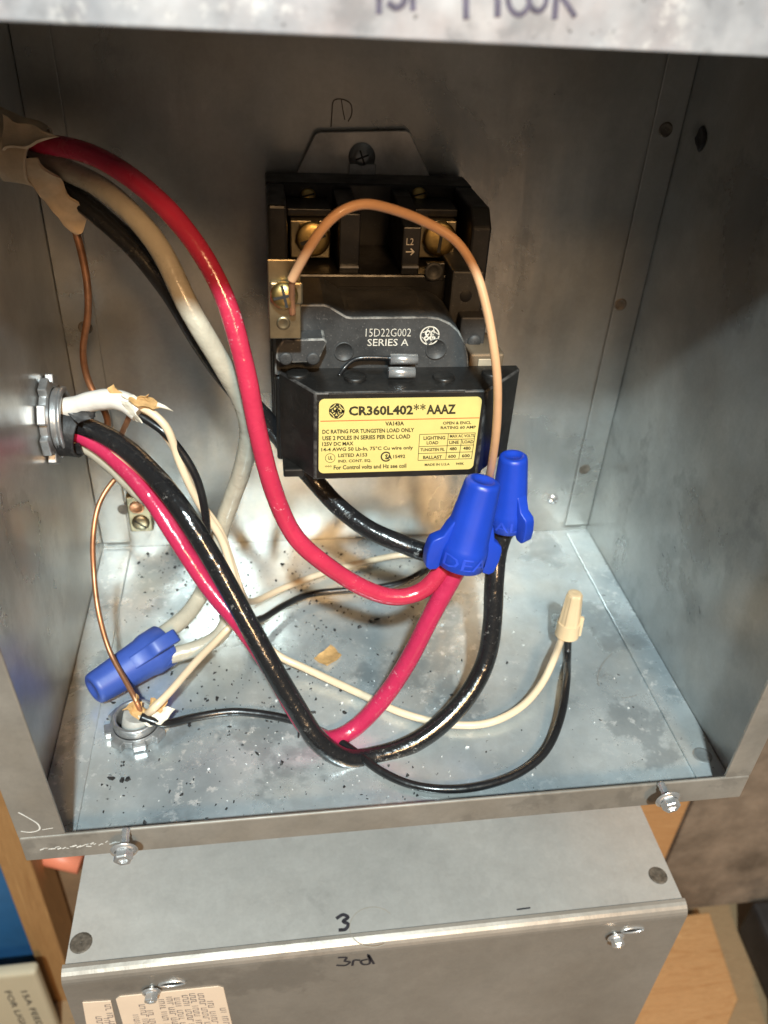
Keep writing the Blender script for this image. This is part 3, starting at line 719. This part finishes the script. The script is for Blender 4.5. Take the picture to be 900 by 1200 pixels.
# ================================================================== WIRES
def path(spec, it=5):
    pts = []
    for s in spec:
        px, py = s[0], s[1]; k, v = (s[2], s[3]) if len(s) == 4 else ('y', s[2])
        pts.append(P(px, py, v) if k == 'y' else PZ(px, py, v))
    return smooth_path(spline(pts, 10), it)
def wire(name, label, spec, r, mat, cat='wire', group=None, n=14):
    p = path(spec)
    rs = [r*(1 + .035*noise.noise(q*90)) for q in p]
    o = MB().tube(p, rs, n).build(name, mat)
    return tag(o, label, cat, group)
wire('red_wire', 'thick red wire arching from the upper left into the tilted blue nut',
     [(12,160,-.046),(50,168,-.056),(110,182,-.072),(175,225,-.088),(225,280,-.098),(262,345,-.106),(287,430,-.115),(303,510,-.122),(324,585,-.127),(348,632,-.130),(385,664,-.133),(430,691,-.136),(465,700,-.137),(495,692,-.136),(514,672,-.134),(526,650,-.132),(540,622,-.130)], .0038, M['red'])
wire('crimson_wire', 'thick crimson wire looping from the left connector down to the floor and up',
     [(60,500,-.0585),(98,511,-.0630),(140,542,-.074),(180,588,-.088),(213,640,-.101),(248,692,-.112),(285,736,-.125),(320,787,-.139),(343,828,-.149),(360,853,-.155),(383,867,-.157),(412,856,-.153),(448,820,-.149),(478,775,-.145),(505,722,-.140),(528,680,-.135),(548,645,-.131)], .0042, M['pink'])
wire('black_wire', 'thick black wire sagging across the floor in front of the crimson wire',
     [(60,496,-.0580),(98,500,-.0625),(140,520,-.074),(180,556,-.091),(215,600,-.107),(250,656,-.119),(285,720,-.133),(318,780,-.146),(348,830,-.156),(373,868,-.164),(405,889,-.167),(440,886,-.165),(480,873,-.162),(515,850,-.157),(548,815,-.149),(569,775,-.140),(577,730,-.132),(579,685,-.124),(583,645,-.1155),(593,614,-.1118),(596,598,-.1114)], .0046, M['black_wire'])
wire('black_wire', 'thick black wire passing behind the red wire and under the contactor',
     [(22,172,-.046),(65,212,-.050),(110,247,-.058),(165,297,-.070),(205,350,-.078),(240,408,-.082),(275,455,-.083),(312,492,-.082),(345,535,-.080),(370,565,-.082),(395,592,-.090),(430,619,-.100),(470,637,-.107),(505,649,-.111),(540,650,-.113),(575,640,-.1120),(594,620,-.1112),(597,600,-.1108)], .0044, M['black_wire'])
wire('beige_wire', 'thick off-white wire arching from upper left beneath the red wire to floor nut',
     [(14,168,-.044),(62,192,-.051),(128,226,-.068),(185,287,-.085),(222,362,-.096),(255,418,-.099),(283,468,-.096),(292,505,-.092),(284,550,-.086),(269,592,-.081),(258,625,-.080),(249,660,-.083),('z')] if False else
     [(14,168,-.044),(62,192,-.051),(128,226,-.068),(185,287,-.085),(222,362,-.096),(255,418,-.099),(283,468,-.096),(292,505,-.092),(284,550,-.086),(269,592,-.081),(258,625,-.080),(248,660,-.083),(236,696,'z',.020),(218,722,'z',.016),(190,744,'z',.014),(160,765,'z',.0135)], .0042, M['beige'])
wire('beige_wire', 'thick off-white wire running behind the crimson wire from left connector to floor nut',
     [(60,505,-.0580),(100,521,-.0610),(135,548,-.068),(165,578,-.079),(190,595,-.083),(217,628,-.087),(250,680,'z',.034),(268,722,'z',.022),(256,746,'z',.016),(230,760,'z',.014),(198,769,'z',.013),(165,780,'z',.0125)], .0040, M['beige'])
wire('cream_wire', 'thin cream wire crossing the floor to the tan wire nut',
     [(150,470,-.074),(178,484,-.080),(196,502,-.083),(208,535,-.085),(223,570,-.087),(242,604,-.088),(259,630,-.090),(270,662,-.095),(279,694,-.102),(294,727,'z',.026),(320,764,'z',.012),(360,784,'z',.006),(420,812,'z',.004),(470,835,'z',.0038),(520,848,'z',.0033),(570,848,'z',.0035),(610,829,'z',.006),(635,801,'z',.010),(650,770,'z',.014),(658,748,-.108),(664,728,-.106)], .00185, M['cream'])
wire('cream_wire', 'thin cream wire running to the right under the contactor',
     [(150,474,-.073),(176,492,-.077),(196,512,-.080),(214,545,-.082),(232,585,-.084),(258,622,-.086),(270,655,-.090),(281,688,-.098),(297,705,'z',.012),(330,690,'z',.006),(380,671,'z',.004),(430,658,'z',.0035),(470,650,'z',.004),(500,650,'z',.008),(532,643,-.095),(550,610,-.088),(552,570,-.082)], .0018, M['cream'])
wire('cream_wire', 'thin cream wire rising from the floor connector past the fallen blue nut',
     [(172,838,'z',.010),(182,828,'z',.018),(198,812,'z',.020),(230,775,'z',.020),(262,742,'z',.020),(275,725,'z',.026),(262,690,-.102),(240,648,-.098),(213,606,-.092),(186,574,-.086),(150,540,-.077),(105,512,-.064),(66,497,-.058)], .0018, M['cream'])
wire('thin_black_wire', 'thin black wire hanging from the torn white cable past the contactor',
     [(150,480,-.074),(172,492,-.078),(194,508,-.082),(215,533,-.085),(231,562,-.088),(240,597,-.091),(243,630,-.094),(250,660,-.097),(268,694,'z',.034),(284,717,'z',.022),(300,727,'z',.013),(330,711,'z',.007),(360,697,'z',.005),(400,692,'z',.005),(440,689,'z',.006),(475,681,'z',.011),(500,667,'z',.020),(518,648,-.108),(538,620,-.102),(548,590,-.094),(552,562,-.085)], .00185, M['black_thin'])
wire('thin_black_wire', 'thin black wire lying along the front of the floor to the tan nut',
     [(165,840,'z',.012),(190,848,'z',.009),(225,841,'z',.005),(270,834,'z',.004),(310,837,'z',.0032),(350,846,'z',.003),(390,864,'z',.0026),(420,884,'z',.0024),(445,903,'z',.0024),(480,919,'z',.0024),(520,925,'z',.0024),(565,921,'z',.0024),(610,905,'z',.003),(640,880,'z',.005),(657,842,'z',.008),(664,800,'z',.010),(665,768,-.112),(666,744,-.107),(668,722,-.105)], .00190, M['black_thin'])
wire('copper_wire', 'bare brown copper wire hanging from the torn sheath at upper left',
     [(80,245,-.050),(92,282,-.048),(102,330,-.045),(103,370,-.042),(97,413,-.040),(104,448,-.040),(119,475,-.043),(126,492,-.044),(125,512,-.042),(131,540,-.030),(150,570,-.014),(160,577,-.006)], .0016, M['copper'])
wire('copper_wire', 'bare copper wire bowing down over the fallen blue nut to the floor connector',
     [(158,545,-.058),(140,556,-.064),(117,588,-.074),(109,630,-.084),(110,670,-.092),(115,715,-.105),(128,762,-.116),(146,796,-.128),(160,822,'z',.016),(168,842,'z',.008)], .00125, M['copper'])
wire('copper_wire', 'short bare copper wire from the torn white cable to the ground lug',
     [(156,476,-.072),(150,492,-.069),(143,508,-.063),(140,540,-.040),(158,572,-.008)], .0013, M['copper'])
tw = wire('tan_wire', 'tan wire arching from the brass side tab over the contactor',
     [(342,328,-.1228),(347,318,-.124),(362,291,-.127),(380,265,-.127),(401,247,-.126),(427,239,-.124),(462,246,-.121),(500,261,-.118),(534,282,-.119),(556,315,-.121),(570,360,-.126),(579,410,-.131),(583,450,-.133),(582,500,-.131),(577,540,-.126),(571,572,-.115),(566,605,-.108)], .00170, M['tan'])

WL[tw.name] = Vector()
MB().tube(path([(343,368,-.1190),(342,352,-.1200),(342,338,-.1215),(343,326,-.1230)]), .0012, 10).build('bare_end', M['copper'], tw)
# white cable with torn end
cab = thing('white_cable', 'white sheathed cable from the left connector with torn paper end', 'cable', tuple(P(62, 482, -.058)))
p = path([(48,484,-.055),(64,480,-.058),(85,477,-.061),(110,470,-.066),(135,468,-.071),(152,474,-.075),(164,484,-.078)])
MB().tube(p, [.0046*(1+.06*noise.noise(q*120)) for q in p], 14).build('sheath', M['romex'], cab)
def crumple(corners, n=8, amp=.0012, freq=260, sd=0):
    mb = MB(); g = []
    a, b, c, d = corners
    for i in range(n+1):
        row = []
        for j in range(n+1):
            u, v = i/n, j/n
            q = a.lerp(b, u).lerp(d.lerp(c, u), v)
            edge = 1 + .8*(u in (0, 1) or v in (0, 1))
            q = q + noise.noise_vector(q*freq + Vector((sd, sd, sd)))*amp*edge
            row.append(mb.bm.verts.new(q))
        g.append(row)
    for i in range(n):
        for j in range(n): mb.bm.faces.new((g[i][j], g[i+1][j], g[i+1][j+1], g[i][j+1]))
    return mb
crumple([P(140,470,-.081),P(152,472,-.082),P(167,496,-.083),P(160,494,-.080)], 8, .0006, 300, 2).build('torn_sheath', M['flap'], cab, solid=.0005)
crumple([P(126,456,-.072),P(132,451,-.072),P(146,464,-.075),P(140,470,-.075)], 6, .0008, 300, 5).build('paper_wrap', M['kraft'], cab, solid=.0003)
crumple([P(150,466,-.080),P(176,462,-.079),P(188,476,-.080),P(164,478,-.083)], 9, .0016, 320, 8).build('paper_wrap', M['kraft'], cab, solid=.0003)
crumple([P(140,463,-.076),P(158,463,-.078),P(168,470,-.080),P(150,470,-.080)], 6, .0006, 320, 3).build('torn_sheath', M['flap'], cab, solid=.0004)
mb = MB(); mb.tube([P(184,474,-.080), P(193,477,-.080), P(203,482,-.080)], [.0012, .0008, .0001], 8); mb.build('sheath_sliver', M['flap'], cab)

# black cable stub
stub = thing('black_cable', 'short black cable jacket stub in the left connector', 'cable', tuple(P(66, 502, -.058)))
p = path([(46,500,-.0570),(66,503,-.0585),(82,505,-.0600),(98,509,-.0618)], 3)
n_ = len(p); rs = [.0118*(1-.12*(i/(n_-1))**2) for i in range(n_)]
MB().tube(p, rs, 20, cap=False).build('jacket', M['black_rubber'], stub, solid=.0012)
crumple([P(78,486,-.070),P(114,478,-.067),P(112,488,-.068),P(92,497,-.072)], 6, .0006, 250, 4).build('jacket_flap', M['black_rubber'], stub, solid=.0010)
crumple([P(76,522,-.066),P(92,520,-.068),P(98,532,-.067),P(88,530,-.066)], 5, .0004, 250, 6).build('jacket_flap', M['black_rubber'], stub, solid=.0010)

# upper left torn sheath
sh = thing('torn_cable_sheath', 'stained beige torn cable sheath in the dark upper left corner', 'cable sheath', tuple(P(0, 185, -.05)))
p = path([(-40,160,-.046),(0,168,-.048),(26,176,-.051),(50,186,-.054)], 3)
n_ = len(p)
mb = MB(); mb.tube(p, [.0132*(1-.22*i/(n_-1)) for i in range(n_)], 22, cap=False)
for v in mb.bm.verts: v.co += noise.noise_vector(v.co*110)*.0018
mb.build('sheath', M['dirty_sheath'], sh, solid=.0010)
crumple([P(14,192,-.060),P(46,184,-.063),P(103,252,-.058),P(87,276,-.054)], 14, .0014, 150, 1).build('sheath_flap', M['dirty_sheath'], sh, solid=.0010)
crumple([P(4,136,-.062),P(70,160,-.066),P(28,170,-.068),P(4,176,-.064)], 10, .0010, 150, 6).build('sheath_flap', M['dirty_sheath'], sh, solid=.0010)

# ------------------------------------------------------------------ conduit connectors
def connector(name, label, loc, axis, R, h):
    t = thing(name, label, 'conduit connector', tuple(loc), None)
    q = Vector(axis).to_track_quat('Z', 'Y').to_matrix().to_4x4(); Mx = Matrix.Translation(loc) @ q
    MB().lathe([(R*.86, 0), (R*1.02, .0004), (R*1.02, h*.42), (R*.90, h*.45), (R*.86, h*.45), (R*.86, 0)], 40, Mx).build('locknut', M['dull_steel'], t, bevel=.0003)
    for k in range(8):
        a = k*math.pi/4 + .2
        b = MB(); b.box(R*.92, R*1.20, -R*.26, R*.26, .0003, h*.46)
        for v in b.bm.verts: v.co = Mx @ (Matrix.Rotation(a, 4, 'Z') @ v.co)
        b.build('lug', M['dull_steel'], t, bevel=.0006)
    prof = [(R*.72, 0)]
    for i in range(5): prof += [(R*(.86 if i % 2 else .82), h*(.46+.06*i))]
    prof += [(R*.84, h*.78), (R*.88, h*.84), (R*.88, h*.94), (R*.82, h), (R*.72, h*.98), (R*.70, h*.8), (R*.70, 0)]
    MB().lathe(prof, 40, Mx).build('bushing', M['dull_steel'], t)
    MB().lathe([(R*.70, .0006), (.0001, .0005)], 30, Mx).build('throat', M['well'], t)
    return t
connector('conduit_connector', 'grey conduit connector with toothed locknut on the left side panel', Vector((0.0002, -.0590, .1180)), (1, 0, 0), .0168, .0088)
fcn = Vector((.0345, -.1400, .0002))
connector('conduit_connector', 'small conduit connector standing in the floor at front left', fcn, (0, 0, 1), .0118, .0090)
cs = thing('white_cable', 'torn white cable end with kraft paper in the floor connector', 'cable', tuple(fcn))
p = [fcn + Vector((0, 0, -.002)), fcn + Vector((.001, .0005, .004)), fcn + Vector((.002, .001, .0095))]
MB().tube(p, [.0078*(1+.12*noise.noise(q*200)) for q in p], 18, flat=.85).build('sheath', plain('soiled_sheath', (.40,.39,.36), .5, 0, 120, .3, .4, 160), cs)
zc = .0105
crumple([PZ(166,842,zc),PZ(190,828,zc+.003),PZ(205,832,zc+.004),PZ(188,850,zc)], 8, .0007, 280, 2).build('torn_sheath', M['flap'], cs, solid=.0006)
crumple([PZ(158,838,zc),PZ(170,850,zc),PZ(180,852,zc),PZ(168,842,zc+.002)], 6, .0007, 280, 7).build('torn_sheath', M['flap'], cs, solid=.0006)
crumple([PZ(146,832,zc+.004),PZ(160,816,zc+.007),PZ(174,836,zc),PZ(166,846,zc)], 8, .0018, 300, 3).build('paper_wrap', M['kraft'], cs, solid=.0003)
crumple([PZ(168,844,zc),PZ(176,818,zc+.007),PZ(194,820,zc+.006),PZ(186,838,zc+.002)], 8, .0016, 300, 9).build('paper_wrap', M['kraft'], cs, solid=.0003)

# ------------------------------------------------------------------ wire nuts
def wing_nut(mat, label):
    t = thing('wire_nut', label, 'wire nut', (0, 0, 0), 'blue winged wire nuts')
    L = .0385
    mb = MB(); n = 40
    prof = [(.0080, .0010), (.0093, -.0002), (.0100, .0004), (.0099, .0080), (.0096, .0098), (.0091, .0112), (.0071, L-.0022), (.0066, L-.0006), (.0058, L), (.0040, L), (.0034, L-.0008), (.00005, L-.001)]
    rings = []
    for r, z in prof:
        ring = []
        for k in range(n):
            a = k*2*math.pi/n; rr = r
            if .0112 <= z <= L-.002 and k % 4 == 0: rr *= .975
            ring.append(mb.bm.verts.new((rr*math.cos(a), rr*math.sin(a), z)))
        rings.append(ring)
    for A, B in zip(rings, rings[1:]):
        for k in range(n):
            f = mb.bm.faces.new((A[k], A[(k+1) % n], B[(k+1) % n], B[k])); f.smooth = True
    mb.build('shell', mat, t)
    for s in (-1, 1):
        mb = MB(); b = -.0022
        out = [(.0080, .0008), (.0098, b), (.0128, b-.0006), (.0146, b+.0008), (.0154, .0040), (.0152, .0088), (.0144, .0110), (.0126, .0122), (.0108, .0134), (.0094, .0175), (.0080, .0205), (.0066, .0205)]
        mb.prism([(s*x, z) for x, z in out], -.0030, .0030)
        wo = mb.build('wing', mat, t, bevel=.0010, seg=4)
        for f_ in wo.data.polygons: f_.use_smooth = True
    MB().lathe([(.0082, .0012), (.0070, .004), (.0060, .012), (.0001, .014)], 24).build('spring', M['spring'], t)
    mb = MB()
    vs, fs = text_verts('IDEAL', .005)
    x0 = min(v.x for v in vs); x1 = max(v.x for v in vs)
    for fc_ in fs: pass
    bv = []
    for v in vs:
        a = -math.pi/2 + ((v.x-x0)/(x1-x0)-.5)*2.7; z = .0022 + v.y/.73*.0056; r = .0102
        bv.append(mb.bm.verts.new((r*math.cos(a), r*math.sin(a), z)))
    for q in fs:
        try: mb.bm.faces.new([bv[i] for i in q])
        except ValueError: pass
    mb.build('raised_lettering', M['blue_letter'], t)
    return t
def place(t, mouth, tip, roll):
    d = (tip-mouth).normalized(); q = d.to_track_quat('Z', 'Y')
    t.rotation_mode = 'QUATERNION'; t.rotation_quaternion = q @ Matrix.Rotation(math.radians(roll), 4, 'Z').to_quaternion(); t.location = mouth
def aim_roll(t, mouth, tip, wing_dir, face=None):    # turn about the axis so that the wings spread along wing_dir
    z = (tip-mouth).normalized(); x = (wing_dir - z*wing_dir.dot(z)).normalized(); y = z.cross(x)
    Mx = Matrix((x, y, z)).transposed(); t.rotation_mode = 'QUATERNION'; t.rotation_quaternion = Mx.to_quaternion(); t.location = mouth
def copy_thing(t, label):
    r = t.copy(); COL.objects.link(r); r['label'] = label
    for ch in t.children:
        c = ch.copy(); COL.objects.link(c); c.parent = r
        for g in ch.children:
            d = g.copy(); COL.objects.link(d); d.parent = c
    return r
n1 = wing_nut(M['blue'], 'tilted blue winged wire nut gripping the two red wires')
n2 = copy_thing(n1, 'upright blue winged wire nut on the two thick black wires, right of the contactor')
n3 = copy_thing(n1, 'scuffed blue wire nut fallen on the floor, joining two off-white wires')
for c in n3.children:
    if c.name.startswith(('shell', 'wing', 'raised')):
        c.data = c.data.copy(); c.data.materials[0] = M['blue_faded']
m, tip = P(538, 660, -.1345), P(563, 576, -.1300)
tip = m + (tip-m).normalized()*.0385
n1.scale = (1.08, 1.08, 1.04)
aim_roll(n1, m, tip, P(575, 675, -.134) - P(505, 645, -.134))
m2, tip2 = P(594, 616, -.1120), P(602, 532, -.1105)
aim_roll(n2, m2, m2 + (tip2-m2), P(622, 617, -.117) - P(590, 617, -.103)); n2.scale = (.90, .90, .95)
m3, tip3 = PZ(193, 756, .0135), PZ(113, 806, .0125)
aim_roll(n3, m3, m3 + (tip3-m3), Vector((-.5, -.35, .22)).cross(tip3-m3).cross(Vector((0, 0, 1))) if False else Vector((.25, -.45, .66))); n3.scale = (1.1, 1.1, 1.04)

tn = thing('wire_nut', 'small tan ribbed wire nut standing at the right on cream and black wires', 'wire nut', (0, 0, 0))
mb = MB(); n = 36; L = .0265
prof = [(.0048, .0010), (.0055, -.0002), (.0062, .0002), (.0060, .0066), (.0059, .0084), (.0054, .0086), (.0040, L-.0012), (.0034, L), (.0018, L+.0002), (.00005, L)]
rings = []
for r, z in prof:
    ring = []
    for k in range(n):
        a = k*2*math.pi/n; rr = r
        if .0085 < z <= L-.001: rr *= (1.05 if k % 6 < 2 else .96)
        ring.append(mb.bm.verts.new((rr*math.cos(a), rr*math.sin(a), z)))
    rings.append(ring)
for A, B in zip(rings, rings[1:]):
    for k in range(n): mb.bm.faces.new((A[k], A[(k+1) % n], B[(k+1) % n], B[k]))
mb.build('shell', M['tan_nut'], tn)
mb = MB()
mb.box(.0050, .0072, -.0012, .0012, .0004, .0120); mb.build('wing', M['tan_nut'], tn, bevel=.0005)
MB().lathe([(.0050, .0012), (.0042, .004), (.0001, .008)], 20).build('spring', M['spring'], tn)
m4, tip4 = P(664, 744, -.1075), P(676, 684, -.1045)
aim_roll(tn, m4, tip4, P(690, 744, -.110) - P(640, 744, -.106))

# ------------------------------------------------------------------ loose bits on the floor
c = [PZ(368, 772, .0004), PZ(388, 756, .0016), PZ(400, 768, .0008), PZ(384, 780, .0020)]
tag(crumple(c, 8, .0006, 260, 4).build('paper_scrap', M['kraft'], solid=.0003), 'torn scrap of kraft paper lying on the box floor', 'paper scrap')
def bits(mb, n, szs, rng, zone):
    for _ in range(n):
        x, y = zone(rng); s = szs(rng)
        c = Vector((x, y, s*.25 + .0002)); a = rng.random()*6.28; an0 = rng.random()*6.28; el = rng.uniform(.3, .9); ca_, sa_ = math.cos(an0), math.sin(an0)
        R_ = lambda X, Y: (c.x + ca_*X - sa_*Y*el, c.y + sa_*X + ca_*Y*el)
        k = rng.randint(4, 6); top = []; bot = []
        for i in range(k):
            rr = s*rng.uniform(.45, 1.1); an = a + i*6.283/k
            bot.append(mb.bm.verts.new((*R_(rr*math.cos(an), rr*math.sin(an)), .00015)))
            top.append(mb.bm.verts.new((*R_(rr*.8*math.cos(an)+rng.uniform(-.3, .3)*s, rr*.8*math.sin(an)), .0002+s*rng.uniform(.05, .7))))
        mb.bm.faces.new(top)
        for i in range(k): mb.bm.faces.new((bot[i], bot[(i+1) % k], top[(i+1) % k], top[i]))
rng = random.Random(11)
def zone_dark(r):
    q = r.random()
    if q < .50: return r.uniform(.02, .19), r.uniform(-.085, -.006)
    if q < .60: return r.gauss(.10, .03), r.gauss(-.125, .02)
    if q < .625: return r.gauss(.030, .003), r.gauss(-.166, .010)
    if q < .85: return r.uniform(.02, .16), r.uniform(-.195, -.10)
    return r.uniform(.02, .28), r.uniform(-.19, -.01)
mb = MB()
bits(mb, 760, lambda r: min(.0019, .00035 + r.expovariate(1/.00034)), rng, lambda r: tuple(max(lo, min(hi, v)) for v, lo, hi in zip(zone_dark(r), (.018, -.196), (.28, -.004))))
o = mb.build('debris', M['flake']); o['kind'] = 'stuff'; o['label'] = 'dark crumbs scattered on the box floor'
mb = MB()
bits(mb, 160, lambda r: min(.0011, .0003 + r.expovariate(1/.00018)), rng, lambda r: (max(.018, min(.27, r.gauss(.13, .06))), max(-.197, min(-.01, r.gauss(-.15, .04)))))
o = mb.build('dust', M['pale_flake']); o['kind'] = 'stuff'; o['label'] = 'pale specks scattered on the box floor'
